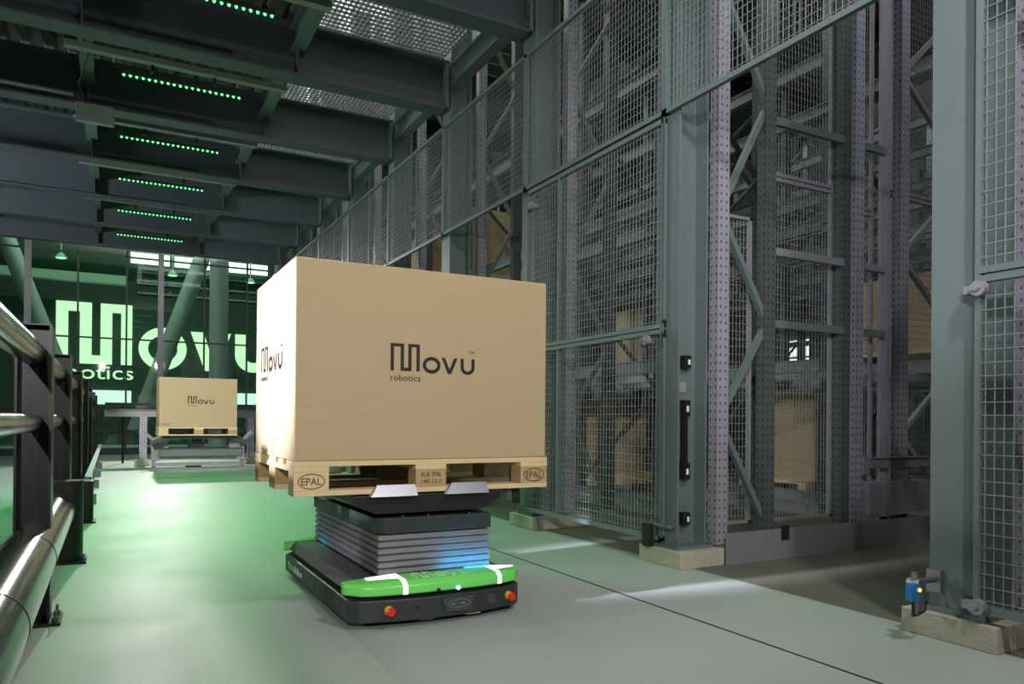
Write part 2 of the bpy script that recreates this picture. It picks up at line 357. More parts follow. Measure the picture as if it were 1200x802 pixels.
# cable channels + LED bars
LY = [5.85, 7.5, 9.17, 10.8, 12.46, 14.1]
lord = ['the nearest one', 'second from the camera', 'third from the camera', 'fourth from the camera', 'fifth from the camera', 'farthest from the camera']
for i, y in enumerate(LY):
    g = MB().box(-.24, y-.15, 4.06, -.22, y-.13, 4.20).box(1.44, y-.15, 4.06, 1.46, y-.13, 4.20).box(-.38, y-.18, 4.02, 1.47, y-.10, 4.025).box(-.38, y-.18, 4.025, 1.47, y-.176, 4.07).box(-.38, y-.104, 4.025, 1.47, y-.10, 4.07)
    solo('cable_channel', g, chanm, 'pale mounting channel over a green light bar, %s' % lord[i], 'channel')
    t = thing('light_bar', 'thin black bar of green diodes hanging from a channel, %s' % lord[i], 'light', (.56, y, 3.93))
    g = MB().box(.05, y-.02, 3.935, 1.07, y+.02, 3.965); part('housing', g, rubber, t)
    for k in range(20):
        if i == 0 and k == 0:
            d0 = bpy.data.meshes.new('diode'); gd = MB().cyl((0, -.004, .006), (0, -.012, -.008), .0115, 10, .009); d0.from_pydata(gd.v, [], gd.f); d0.materials.append(e_led)
        dd = bpy.data.objects.new('diode', d0); COL.objects.link(dd); dd.parent = t; dd.location = (.075+k*.0515-.56, 0, 0)
    for xs in (.3, .82): part('bracket', MB().box(xs-.012, y-.12, 3.962, xs+.012, y+.01, 3.966).box(xs-.012, y-.12, 3.96, xs+.012, y-.115, 4.02), rubber, t)
    part('cable', MB().tube([(.06, y, 3.95), (.0, y-.09, 4.018)], .004, 6), rubber, t)
    l = area('green_wash', (.56, y-.01, 3.915), (.35, y-.3, 0), (24 if i < 3 else 15) if i < 4 else 8, GR, 1.0, .04, 120)
g = MB().box(-.33, 8.40, 3.77, -.0, 8.47, 3.95)
jb = thing('junction_box', 'pale grey junction box hung on the third ceiling beam', 'box', (-.17, 8.44, 3.77)); part('enclosure', g, chanm, jb, bevel=.004); part('lid', MB().box(-.325, 8.393, 3.775, -.005, 8.40, 3.945), chanm, jb)
g = MB().tube([(-.25, 8.4, 3.95), (-.3, 8.2, 4.05), (-.2, 7.6, 4.1), (.0, 7.45, 4.06)], .006, 6); part('cable', g, rubber, jb)
g = MB().box(-6, 8.37, 4.0, -.35, 8.43, 4.015); solo('cable_tray', g, galv, 'thin galvanised cable tray running left from the junction box', 'cable tray')

# ================================================================== FENCE COLUMNS
cn = ['nearest column on the right edge beside the blue sensor', 'column holding the gate lock and black light bar', 'column at the far hinge side of the mesh gate', 'fourth column counting away from the camera', 'fifth column counting away from the camera', 'sixth column counting away from the camera', 'seventh column counting away from the camera', 'eighth column counting away from the camera', 'last column of the row by the glass facade']
for i, y in enumerate(CY):
    t = thing('steel_column', 'grey green painted H-section steel column, '+cn[i], 'column', (3.05, y, .1))
    g = MB().box(2.95, y-.1, .12, 2.965, y+.1, 7.5); part('flange', g, paint, t)
    g = MB().box(3.165, y-.1, .12, 3.18, y+.1, 7.5); part('flange', g, paint, t)
    g = MB().box(2.965, y-.006, .12, 3.165, y+.006, 7.5); part('web', g, galv if False else paint, t)
    g = MB().box(2.93, y-.13, .1, 3.21, y+.13, .12); part('base_plate', g, paint, t)
    for bxx, byy in ((2.945, -.118), (3.19, -.118), (2.945, .118), (3.19, .118)):
        part('anchor_bolt', MB().cyl((bxx, y+byy, .12), (bxx, y+byy, .135), .014, 6).cyl((bxx, y+byy, .12), (bxx, y+byy, .17), .006, 8), steel, t)
    g = MB().box(2.90, y-.19, 0, 3.24, y+.19, .1); g.box(3.24, y-.15, 0, 3.5, y+.15, .09)
    solo('concrete_plinth', g, conc, 'low pale grout plinth under the '+cn[i].replace('beside', 'with'), 'plinth', bevel=.004)

# ================================================================== MESH FENCE
def mesh_wires(g, x, y0, y1, z0, z1, axis='y', sy=.034, sz=.05, r=.0014):
    n = int((y1-y0)/sy)
    for k in range(1, n):
        a = y0+(y1-y0)*k/n
        if axis == 'y': g.box(x-r, a-r, z0, x+r, a+r, z1)
        else: g.box(a-r, x-r, z0, a+r, x+r, z1)
    n = int((z1-z0)/sz)
    for k in range(1, n):
        z = z0+(z1-z0)*k/n
        if axis == 'y': g.box(x-3*r, y0, z-r, x-r, y1, z+r)
        else: g.box(y0, x-3*r, z-r, y1, x-r, z+r)
def panel(label, y0, y1, z0, z1, mids=(), bars=(), axis='y', x=XF, fr=.03, name='wire_fence', m=paint, group=None, cat='fence', sy=.034, sz=.05, clamps=()):
    loc = (x, (y0+y1)/2, z0) if axis == 'y' else ((y0+y1)/2, x, z0)
    t = thing(name, label, cat, loc, group)
    def B(g, a0, a1, c0, c1, d=.015):
        if axis == 'y': g.box(x-d, a0, c0, x+d, a1, c1)
        else: g.box(a0, x-d, c0, a1, x+d, c1)
    g = MB(); B(g, y0, y0+.02, z0, z1); B(g, y1-.02, y1, z0, z1); B(g, y0, y1, z0, z0+fr); B(g, y0, y1, z1-fr, z1); part('frame', g, m, t)
    for z in mids: g = MB(); B(g, y0, y1, z-.03, z-.004, .016); B(g, y0, y1, z+.004, z+.03, .016); part('middle_rail', g, m, t)
    for b in bars: g = MB(); B(g, b-.01, b+.01, z0, z1, .012); part('upright_bar', g, m, t)
    g = MB(); mesh_wires(g, x, y0, y1, z0, z1, axis, sy, sz); part('wire_mesh', g, wire, t)
    for c in clamps:
        part('clamp', MB().cyl((x-.045, c[0], c[1]), (x-.015, c[0], c[1]), .03, 12).cyl((x-.06, c[0], c[1]), (x-.045, c[0], c[1]), .012, 6).box(x-.03, c[0]-.01, c[1]-.015, x+.03, c[0]+.06, c[1]+.015), galv, t)
    return t
panel('full height wire mesh panel at the right edge, beyond the nearest column', .05, 1.655, .14, 2.70, mids=(1.43,), clamps=((1.63, 1.375), (1.63, .165)))
for i in range(0, 8):
    d = ['over the open doorway between the two nearest columns', 'above the mesh gate', 'in the third bay from the camera', 'in the fourth bay from the camera', 'in the fifth bay from the camera', 'in the sixth bay from the camera', 'in the seventh bay from the camera', 'in the last bay by the glass facade'][i]
    panel('upper wire mesh panel '+d, CY[i]-.0, CY[i+1]-.005, 2.71, 3.81, bars=() if i < 2 else (CY[i]+.75,), sy=.034 if i < 5 else .05)
t = panel('tall framed wire mesh gate between the second and third columns', 3.49, 5.16, .14, 2.69, mids=(1.42,), bars=(4.68,), name='mesh_gate', cat='gate', clamps=((5.05, 2.55), (3.62, 1.36)))
part('lock_body', MB().box(2.87, 3.55, .10, 2.91, 3.62, .24), rubber, t, bevel=.004)
part('lock_rod', MB().cyl((2.90, 3.36, .235), (2.90, 3.64, .235), .011, 10).box(2.88, 3.60, .22, 2.93, 3.65, .26), steel, t)
part('edge_profile', MB().box(2.905, 3.475, .16, 2.915, 3.49, 2.69), steel, t)
for z in (1.46, 1.38): part('hinge_screw', MB().cyl((2.90, 3.475, z), (2.925, 3.475, z), .012, 8), rubber, t)
panel('upper corner wire mesh panel over the nearest column at the right edge', .05, 1.745, 2.71, 3.81)

# safety devices on the second column web
t = thing('safety_light_bar', 'slim black safety light bar on the web of the second column', 'sensor', (3.06, 3.455, .5))
part('body', MB().box(3.05, 3.44, .56, 3.075, 3.484, .93), rubber, t)
for z in (.51, .89): part('end_cap', MB().box(3.04, 3.43, z, 3.085, 3.484, z+.10), rubber, t); part('window', MB().box(3.055, 3.427, z+.03, 3.072, 3.43, z+.065), white, t)
for z, l in ((1.185, 'small black reflector above the safety light bar'), (.235, 'small black reflector near the foot of the second column')):
    t = thing('reflector', l, 'sensor', (3.06, 3.455, z)); part('body', MB().box(3.035, 3.43, z, 3.09, 3.484, z+.075), rubber, t); part('lens', MB().box(3.065, 3.427, z+.02, 3.08, 3.43, z+.05), white, t)
t = thing('label_plate', 'faint grey label plate between reflector and safety light bar', 'label', (3.06, 3.48, 1.05)); part('plate', MB().box(3.03, 3.478, 1.04, 3.09, 3.484, 1.10), chanm, t)

# blue photo sensor with bracket
t = thing('photo_sensor', 'blue photoelectric sensor on a pipe arm at the nearest column', 'sensor', (2.74, 1.8, .1))
part('wall_plate', MB().box(2.925, 1.79, .18, 2.949, 1.85, .27), steel, t)
part('arm', MB().cyl((2.79, 1.81, .235), (2.93, 1.81, .235), .013, 12), steel, t)
part('joint', MB().cyl((2.79, 1.81, .195), (2.79, 1.81, .275), .02, 12, .012).cyl((2.79, 1.785, .232), (2.79, 1.835, .232), .018, 12), steel, t)
part('post', MB().cyl((2.785, 1.80, .11), (2.785, 1.80, .2), .011, 10).box(2.765, 1.775, .13, 2.80, 1.785, .2), steel, t)
b = part('sensor_head', MB().box(2.715, 1.77, .172, 2.765, 1.80, .238), blue, t, bevel=.004)
part('indicator', MB().cyl((2.757, 1.771, .215), (2.757, 1.765, .215), .007, 12), e_amber, b)
part('cable', MB().tube([(2.74, 1.785, .172), (2.742, 1.785, .135), (2.75, 1.79, .112), (2.79, 1.80, .108), (2.84, 1.80, .12), (2.86, 1.81, .135), (2.86, 1.83, .2)], .0055, 8), rubber, t)

# ================================================================== KICK PLATE + CONVEYOR BEHIND
t = thing('kick_plate', 'long low grey steel kick plate standing on the floor across the open doorway', 'barrier', (4.4, 3.3, 0))
part('plate', MB().box(3.255, 3.298, 0, 5.9, 3.303, .19), mat('kick_plate_paint', (.20, .20, .215), .5), t)
part('clip', MB().box(3.72, 3.285, .12, 3.78, 3.3, .21), black, t)
part('foot', MB().box(3.52, 3.303, 0, 5.9, 3.34, .005), galv, t)
t = thing('conveyor_beam', 'deep grey perforated conveyor beam fixed behind the kick plate, beside the nearest column', 'conveyor', (5.4, 3.37, .2))
part('web', MB().box(4.84, 3.35, .22, 6.6, 3.356, .44).box(4.84, 3.32, .214, 6.6, 3.41, .22).box(4.84, 3.356, .434, 6.6, 3.41, .44), perfh, t)
part('end_plate', MB().prism([(0, 0), (.055, 0), (.055, .25), (0, .235)], (4.66, 3.355, .2), (0, 1, 0), (0, 0, 1), (.19, 0, 0)), galv, t)
t = thing('guide_rail', 'grey guide rail held above the conveyor behind the doorway', 'rail', (5.6, 3.38, .54)); part('rail', MB().box(4.68, 3.385, .54, 6.6, 3.395, .62).box(4.68, 3.36, .612, 6.6, 3.395, .62), galv, t); part('bracket', MB().box(4.64, 3.39, .50, 4.70, 3.412, .62), galv, t)

# ================================================================== RACKING
def upright_mesh(h, w=.09, d=.075, t=.004):
    g = MB(); g.box(-w/2, -d/2, 0, w/2, -d/2+t, h); g.box(-w/2, -d/2+t, 0, -w/2+t, d/2, h); g.box(w/2-t, -d/2+t, 0, w/2, d/2, h)
    g.box(-w/2+t, d/2-t, 0, -w/2+.02, d/2, h); g.box(w/2-.02, d/2-t, 0, w/2-t, d/2, h); return g
def wpart(name, g, m, parent, off):      # g in local coordinates
    me = bpy.data.meshes.new(name); me.from_pydata(g.v, [], g.f); me.materials.append(m)
    o = bpy.data.objects.new(name, me); COL.objects.link(o); o.parent = parent; o.location = off; return o
def rack_frame(x0, x1, y, h, label, m=perf, m2=perf, zs=None, group=None, pitch=.85, z0=0.1, feet=True, bm=galv):
    t = thing('lattice_support', label, 'rack support', (x0, y, 0), group)
    wpart('upright', upright_mesh(h), m, t, (0, 0, z0)); wpart('upright', upright_mesh(h), m2, t, (x1-x0, 0, .005))
    if zs is None:
        zs = []; z = .25; s = 0
        while z < h: zs.append((s, z)); z += pitch; s = 1-s
    for (s0, a), (s1, b) in zip(zs[:-1], zs[1:]):
        g = MB().bar((0 if s0 == 0 else x1-x0, 0, a), (0 if s1 == 0 else x1-x0, 0, b), .035, .035, (0, 1, 0)); wpart('brace', g, bm, t, (0, 0, 0))
    if feet:
        for xx in (0, x1-x0): wpart('foot_plate', MB().box(-.05, -.05, (.1 if xx == 0 else 0) if z0 > .05 else 0, .05, .05, .11 if z0 > .05 else .01), galv, t, (xx, 0, 0))
    return t
# frames beside each fence column
zs2 = [(0, -.0), (1, .22), (0, .92), (1, 1.55), (0, 2.22), (0, 2.30), (1, 2.95), (0, 3.6), (1, 4.3)]
zs2 = [(1, .2), (0, .88), (1, 1.50), (0, 2.18), (1, 2.93), (0, 3.6), (1, 4.3), (0, 5)]
near = {0: 'beside the nearest column, behind the right edge panel', 1: 'beside the second column, left of the doorway', 2: 'just behind the third column', 3: 'just behind the fourth column', 4: 'just behind the fifth column', 5: 'just behind the sixth column', 6: 'just behind the seventh column', 7: 'just behind the eighth column'}
f1 = rack_frame(3.33, 3.74, 3.45, 7, 'narrow perforated rack frame with zigzag braces '+near[1], perf, perfd, zs2, bm=paint)
for i in (0, 2, 3, 4, 5, 6, 7): copy_tree(f1, (3.33, CY[i]-.02, 0), 'narrow perforated rack frame with zigzag braces '+near[i])
# second frame line in plane of the doorway
def single(x, y, label, m=perf, h=7, z0=.0):
    t = thing('rack_upright', label, 'rack upright', (x, y, 0)); wpart('profile', upright_mesh(h), m, t, (0, 0, z0)); wpart('foot_plate', MB().box(-.05, -.05, 0, .05, .05, .012), galv, t, (0, 0, 0)); return t
single(4.50, 3.47, 'dark edged perforated rack upright, left of the close pair behind the kick plate', perfd)
single(4.615, 3.45, 'pale perforated rack upright, right of the close pair behind the kick plate')
t = thing('flat_post', 'broad smooth lilac grey steel post between perforated uprights behind the kick plate', 'post', (4.97, 3.47, 0)); part('profile', MB().box(4.90, 3.45, 0, 5.0, 3.46, 7).box(4.99, 3.46, 0, 5.0, 3.54, 7), mat('lilac_steel', (.27, .27, .31), .45), t); part('foot_plate', MB().box(4.88, 3.43, 0, 5.02, 3.56, .012), galv, t)
zs3 = [(0, -.7), (1, .08), (0, .77), (1, 1.42), (0, 2.1), (1, 2.8), (0, 3.45), (1, 4.2), (0, 4.9)]
rack_frame(5.12, 5.95, 3.45, 7, 'wide perforated rack frame with zigzag braces, half hidden by the nearest column', zs=zs3[1:], z0=0.0)
for z in (1.50, 1.97, 2.82):
    for a, b, l in ((3.79, 4.45, 'left of the close upright pair'), (4.67, 4.9, 'right of the close upright pair')):
        zn = {1.50: 'at chest height', 1.97: 'at head height', 2.82: 'high up'}[z]
        tt = thing('tie_bar', 'grey tie bar %s %s' % (zn, l), 'bar', ((a+b)/2, 3.44, z)); part('bar', MB().box(a, 3.41, z-.025, b, 3.44, z+.025), paint if z != 1.97 else galv, tt)
panel('wire mesh infill between the narrow rack frame uprights left of the doorway', 3.385, 3.69, .2, 2.2, axis='x', x=3.54, sy=.03, fr=.02, name='wire_fence', m=galv)
panel('wide wire mesh infill left of the close pair of uprights behind the kick plate', 3.80, 4.45, .2, 5.0, mids=(2.5,), axis='x', x=3.52, sy=.03, fr=.02, name='wire_fence', m=galv)
panel('narrow wire mesh infill right of the close pair of uprights behind the kick plate', 4.67, 4.89, .2, 5.0, mids=(2.4,), axis='x', x=3.52, sy=.03, fr=.02, name='wire_fence', m=galv)
panel('wire mesh infill beside the nearest column, far right of the doorway', 5.18, 6.05, .2, 5.0, mids=(2.6,), axis='x', x=3.56, sy=.03, fr=.02, name='wire_fence', m=galv)
# deep rack block
rows = [(4.25, 5.25), (6.2, 7.2), (8.15, 9.15), (10.1, 11.1), (12.0, 13.0)]
rn = ['first', 'second', 'third', 'fourth', 'fifth']
ys = [4.95, 6.35, 7.75, 9.15, 10.55, 11.95, 13.35, 14.75, 16.15, 17.55]
HR = 5.15; fm = {}
um = bpy.data.meshes.new('upright'); gg = upright_mesh(HR); um.from_pydata(gg.v, [], gg.f); um.materials.append(perfb)
def mesh_of(name, g, m):
    me = bpy.data.meshes.new(name); me.from_pydata(g.v, [], g.f); me.materials.append(m); return me
brs = []; z = .25; k = 0
while z+.95 < HR: brs.append(mesh_of('brace', MB().bar((0 if k % 2 == 0 else 1, 0, z), (1 if k % 2 == 0 else 0, 0, z+.95), .035, .035, (0, 1, 0)), racks)); z += .95; k += 1
def child(name, me, par, loc):
    o = bpy.data.objects.new(name, me); COL.objects.link(o); o.parent = par; o.location = loc; return o
place = ['just behind the wire fence', 'second in from the wire fence', 'third in from the wire fence', 'fourth in from the wire fence', 'against the windowed right wall']
for ri, (a, b) in enumerate(rows):
    yl = ys if ri == 0 else [2.15, 3.55]+ys
    t = thing('pallet_rack', 'tall galvanised pallet rack row with zigzag braces, '+place[ri], 'rack', ((a+b)/2, 10, 0))
    for y in yl:
        fr = child('support', um, t, (a-(a+b)/2, y-10, 0)); child('upright', um, fr, (1, 0, 0))
        for bm_ in brs: child('brace', bm_, fr, (0, 0, 0))
    for z in (.12, 1.35, 2.55, 2.78, 3.95):
        for xx in (a-.05, b+.05):
            y0 = 4.3 if ri == 0 else 1.8
            part('shelf_beam', MB().box(xx-.004, y0, z-.055, xx+.004, 18, z+.055).box(xx-.03, y0, z+.047, xx+.03, 18, z+.055).box(xx-.03, y0, z-.055, xx+.03, 18, z-.047), galv, t)
# soffit decks over the racks with dark bearers
for k, (x0, x1) in enumerate(((3.85, 5.7), (6.0, 9.6))):
    g = MB(); y = 3.72 if k == 0 else 1.9
    while y < 18:
        g.box(x0, y, 5.45, x1, y+.27, 5.48); y += .3
    solo('plank_deck', g, deckm, 'grey planked deck above the %s' % ('rack row behind the fence' if k == 0 else 'middle rack rows'), 'deck')
for k, y in enumerate((3.85, 5.5, 7.2, 8.9, 10.6, 12.3)):
    solo('deck_bearer', MB().box(3.85, y-.04, 5.2, 9.6, y+.04, 5.45), darkp, 'dark steel bearer under the planked deck, %s from the camera' % ('nearest', 'second', 'third', 'fourth', 'fifth', 'sixth')[k], 'beam')

# ================================================================== PALLETS + CARTONS
def pallet(loc, L=1.2, D=.92, label='', stamps=True, group=None):
    X, Y, Z = loc; t = thing('wooden_pallet', label, 'pallet', (X+L/2, Y, Z), group)
    ws = [.145, .1, .145, .1, .145]; gap = (D-sum(ws))/4; y = Y
    for k, wd in enumerate(ws): part('top_board', MB().box(X, y, Z+.122, X+L, y+wd, Z+.144), wood, t, bevel=.0015); y += wd+gap
    for x0 in (0, L/2-.0725, L-.145): part('stringer_board', MB().box(X+x0, Y, Z+.1, X+x0+.145, Y+D, Z+.122), wood, t, bevel=.001)
    for j, (y0, dw) in enumerate(((0, .1), (D/2-.0725, .145), (D-.1, .1))):
        for i, (x0, xw) in enumerate(((0, .145), (L/2-.0725, .145), (L-.145, .145))):
            b = part('block', MB().box(X+x0, Y+y0+.001, Z+.022, X+x0+xw, Y+y0+dw, Z+.1), chip if i+j else wood, t, bevel=.002)
            if j == 0 and stamps:
                g = MB(); O = (X+x0+xw/2, Y+.0008, Z+.061); U = (1, 0, 0); V = (0, 0, 1)
                if i != 1:
                    g.ring(O, U, V, (0, -.0012, 0), .056, .032, .0035, n=32); text(g, 'EPAL', (O[0]-.041, O[1], O[2]-.015), U, V, (0, -1, 0), .082, .03, .0012)
                else:
                    text(g, 'EUR', (O[0]-.045, O[1], O[2]+.006), U, V, (0, -1, 0), .04, .02, .0012); text(g, 'EPAL', (O[0]+.005, O[1], O[2]+.006), U, V, (0, -1, 0), .045, .02, .0012)
                    text(g, '148-12-7', (O[0]-.045, O[1], O[2]-.024), U, V, (0, -1, 0), .095, .018, .0012)
                part('stamp', g, burn, b)
        part('bottom_board', MB().box(X, Y+y0, Z, X+L, Y+y0+dw, Z+.022), wood, t, bevel=.0015)
    return t
PX0, PY0, PZ0 = .654, 3.066, .54
pallet((PX0, PY0, PZ0), label='wooden pallet lifted by the green robot under the large cardboard box')
t = thing('cardboard_box', 'large plain cardboard box with black wordmark on the lifted pallet', 'box', (1.25, 3.07, .684))
part('carton', MB().box(.656, 3.07, .685, 1.846, 3.98, 1.522), card, t, bevel=.004)
part('front_wordmark', movu(MB(), (1.062, 3.0695, 1.072), (1, 0, 0), (0, 0, 1), (0, -1, 0), .1345, .119, rob=False, tm=False), ink, t)
part('trademark_symbol', text(MB(), 'TM', (1.062+.1345*2.77, 3.0695, 1.072+.119*.74), (1, 0, 0), (0, 0, 1), (0, -1, 0), .03, .013), ink, t)
part('front_tagline', text(MB(), 'robotics', (1.062, 3.0695, 1.028), (1, 0, 0), (0, 0, 1), (0, -1, 0), .1385, .027), ink, t)
part('side_wordmark', movu(MB(), (.6555, 3.83, 1.085), (0, -1, 0), (0, 0, 1), (-1, 0, 0), .17, .119, rob=False, tm=False), ink, t)
part('trademark_symbol', text(MB(), 'TM', (.6555, 3.83-.17*2.77, 1.085+.119*.74), (0, -1, 0), (0, 0, 1), (-1, 0, 0), .037, .013), ink, t)
part('side_tagline', text(MB(), 'robotics', (.6555, 3.83, 1.041), (0, -1, 0), (0, 0, 1), (-1, 0, 0), .175, .027), ink, t)
part('tape', MB().box(.6545, 3.50, 1.44, .656, 3.55, 1.522).box(.656, 3.50, 1.522, 1.846, 3.55, 1.5235).box(.6545, 3.50, .69, .656, 3.55, .77), tape, t)
pallet((.70, 13.6, .555), 1.235, .92, 'wooden pallet on the far lifting station below the facade', stamps=False)
t = thing('cardboard_box', 'distant cardboard box with small wordmark on the far lifting station', 'box', (1.31, 13.6, .70))
part('carton', MB().box(.705, 13.61, .70, 1.93, 14.5, 1.535), card, t, bevel=.004)
part('front_wordmark', movu(MB(), (1.14, 13.609, 1.10), (1, 0, 0), (0, 0, 1), (0, -1, 0), .14, .125), ink, t)
part('corner_print', text(MB(), 'THIS WAY', (.74, 13.609, .735), (1, 0, 0), (0, 0, 1), (0, -1, 0), .13, .03), ink, t)
part('tape', MB().box(.7035, 14.03, 1.44, .705, 14.08, 1.535), tape, t)

# cartons on the racks
cl = [(4.37, 6.45, .30, .8, .5, .6, 'brown carton seen through the mesh gate, nearest one on the lowest rack level'), (4.37, 7.95, .30, .8, 1.0, .9, 'brown carton deeper behind the mesh gate on the lowest rack level'),
      (6.32, 5.15, .26, .8, .9, .95, 'brown carton low behind the left part of the doorway'), (6.32, 3.75, 1.50, .8, .95, .7, 'brown carton on a rack beam behind the doorway at chest height'),
      (8.27, 6.5, .26, .8, 1.0, 1.0, 'tall brown carton low and deep behind the doorway mesh'), (8.27, 5.1, 1.50, .8, 1.05, .85, 'brown carton deep in the third rack row at chest height'),
      (4.37, 9.35, 2.93, .8, .95, .9, 'brown carton overhead behind the fourth bay of the fence'), (4.37, 10.75, 2.93, .8, 1.0, .9, 'brown carton overhead behind the fifth bay of the fence'), (4.37, 12.15, 1.50, .8, 1.0, .9, 'brown carton behind the far fence bays'), (6.32, 7.95, 1.50, .8, 1.0, .9, 'brown carton in the middle of the second rack row'), (6.32, 9.35, .26, .8, 1.0, .9, 'brown carton on the floor level of the second rack row')]
for (x, y, z, a, b, c, l) in cl:
    t = thing('carton', l, 'box', (x+a/2, y+b/2, z)); part('case', MB().box(x, y, z, x+a, y+b, z+c), card, t, bevel=.004); part('tape', MB().box(x+a/2-.025, y-.001, z+c*.8, x+a/2+.025, y, z+c), tape, t)
    part('pallet_base', MB().box(x-.16, y, z-.03, x+a+.14, y+b, z).box(x-.16, y, z-.122, x+a+.14, y+.1, z-.03).box(x-.16, y+b-.1, z-.122, x+a+.14, y+b, z-.03), wood, t)

# ================================================================== MOBILE ROBOT
t = thing('mobile_robot', 'low anthracite mobile robot with bright green bumper and raised grey bellows lift', 'robot', (1.25, 3.55, 0))
XL, XR, YF, YB = .85, 1.645, 2.93, 4.22; XC = (XL+XR)/2
def front_outline(x0, x1, yf, yb, bulge, ch, n=10, inset=0.):
    pts = [(x0, yb-ch), (x0, yf+ch*.8)]
    for k in range(n+1):
        s = k/n; x = x0+ch*.8+(x1-x0-1.6*ch)*s; pts.append((x, yf-bulge*(1-(2*s-1)**2)))
    pts += [(x1, yf+ch*.8), (x1, yb-ch), (x1-ch, yb), (x0+ch, yb)]
    return pts
U, V, Z_ = (1, 0, 0), (0, 1, 0), (0, 0, 1)
part('chassis', MB().prism(front_outline(XL, XR, YF, YB, .05, .05), (0, 0, .028), U, V, (0, 0, .092)), robotp, t, bevel=.006)
part('inner_hull', MB().prism(front_outline(XL+.03, XR-.03, YF+.03, YB-.03, .04, .05), (0, 0, .12), U, V, (0, 0, .025)), rubber, t)
# top cover, sloped shoulders
def loft(g, polyA, zA, polyB, zB):
    n = len(polyA); vs = [(x, y, zA) for x, y in polyA]+[(x, y, zB) for x, y in polyB]
    return g.add(vs, [tuple(range(n-1, -1, -1)), tuple(range(n, 2*n))]+[(i, (i+1) % n, n+(i+1) % n, n+i) for i in range(n)])
A = [(XL+.015, 4.18), (XL+.015, 3.0), (XR-.015, 3.0), (XR-.015, 4.18)]; B = [(XL+.05, 4.18), (XL+.05, 3.42), (XL+.09, 3.0), (XR-.09, 3.0), (XR-.05, 3.42), (XR-.05, 4.18)]
A = [(XL+.015, 4.18), (XL+.015, 3.42), (XL+.015, 3.0), (XR-.015, 3.0), (XR-.015, 3.42), (XR-.015, 4.18)]; B[2] = (XL+.055, 3.0); B[3] = (XR-.055, 3.0)
part('top_cover', loft(MB(), A, .145, B, .185), robotp, t)
for yy, xx in ((3.9, .93), (3.75, .95), (3.6, .95), (3.45, .965), (3.3, .97), (3.85, .96), (3.55, .93)): part('cover_screw', MB().cyl((xx, yy, .185), (xx, yy, .188), .006, 8), steel, t)
for yy in (3.5, 3.07): part('side_seam', MB().box(XL-.001, yy, .03, XL+.002, yy+.004, .118), rubber, t)
part('side_grip', MB().box(XL-.0015, 3.36, .085, XL, 3.44, .097), rubber, t)
g = MB(); text(g, 'Movu', (XL-.0005, 4.10, .052), (0, -1, 0), (0, 0, 1), (-1, 0, 0), .15, .045, .001)
part('side_badge', g, green, t, label='green wordmark')
g = MB(); text(g, 'ifollow', (XL-.0005, 3.94, .052), (0, -1, 0), (0, 0, 1), (-1, 0, 0), .17, .042, .001)
part('side_badge', g, white, t, label='white wordmark')
# front bumper: curved green shell
def bumper(yf, yb, sgn, label):
    g = MB(); n = 16; rows_ = []
    for k in range(n+1):
        s = 2*k/n-1; x = XC+s*.405
        bul = .055*(1-abs(s)**3); edge = .05*max(0, abs(s)-.86)/.14
        yfr = yf-sgn*bul+sgn*edge; 
        zb, zm, zt = .136, .180, .196 - .010*max(0, abs(s)-.55)/.45
        ybk = yb+sgn*(.0 if abs(s) < .6 else -.0)
        mid = .045+.05*(1-abs(s)**4)
        rows_.append([(x, yfr+sgn*.012, zb), (x, yfr, zb+.006), (x, yfr, zm-.006), (x, yfr+sgn*mid*.28, zt-.003), (x, ybk-sgn*.0, zt), (x, ybk, zb)])
    vs = [p for r in rows_ for p in r]; m = 6; fs = []
    for k in range(n):
        for j in range(m):
            a = k*m+j; b = k*m+(j+1) % m; c = (k+1)*m+(j+1) % m; d = (k+1)*m+j; fs.append((a, d, c, b) if sgn > 0 else (a, b, c, d))
    fs += [tuple(range(m)), tuple(n*m+j for j in range(m-1, -1, -1))]
    g.add(vs, fs); return part('bumper', g, green, t, smooth=True, bevel=.004, label=label), rows_
fb, R0 = bumper(2.935, 3.03, 1, 'bright green front bumper')
bumper(4.235, 4.15, -1, 'bright green rear bumper')
def strip_at(s0, s1):      # white strip following the bumper face, slightly proud
    g = MB()
    def row(s):
        k = (s+1)/2*16; i = min(15, int(k)); f = k-i; return [Vector(R0[i][j]).lerp(Vector(R0[i+1][j]), f) for j in range(6)]
    a, b = row(s0), row(s1)
    off = [Vector((0, -.002, 0)), Vector((0, -.002, 0)), Vector((0, -.002, .001)), Vector((0, 0, .002)), Vector((0, 0, .0025))]
    for j in (1, 2, 3):
        q = [a[j]+off[j], b[j]+off[j], b[j+1]+off[j+1], a[j+1]+off[j+1]]; q = q if j < 3 else q
        g.add(q+[p+Vector((0, .004, -.003)) for p in q], [(0, 1, 2, 3), (0, 4, 5, 1), (2, 6, 7, 3), (1, 5, 6, 2), (3, 7, 4, 0)])
    # horizontal leg along the rear edge
    so = -1 if s0 < 0 else 1; s2 = (s0 if so < 0 else s1); s3 = s2+so*.30
    c, d = row(s2), row(max(-.97, min(.97, s3)))
    q = [c[3].lerp(c[4], .35)+Vector((0, 0, .0025)), d[3].lerp(d[4], .55)+Vector((0, 0, .0025)), d[4]+Vector((0, -.008, .0028)), c[4]+Vector((0, 0, .0028))]
    g.add(q+[p+Vector((0, 0, -.004)) for p in q], [(0, 1, 2, 3), (0, 4, 5, 1), (1, 5, 6, 2), (2, 6, 7, 3), (3, 7, 4, 0)])
    return g
e_strip = emis('white_light_strip', (.95, 1, .97), 1.6)
part('light_strip', strip_at(-.46, -.41), e_strip, fb); part('light_strip', strip_at(.63, .68), e_strip, fb)
g = MB(); movu(g, (XC-.115, 2.922, .1945), (1, 0, 0), (0, 1, .03), (0, -.03, 1), .083, .085, .003, tm=False, rob=False)
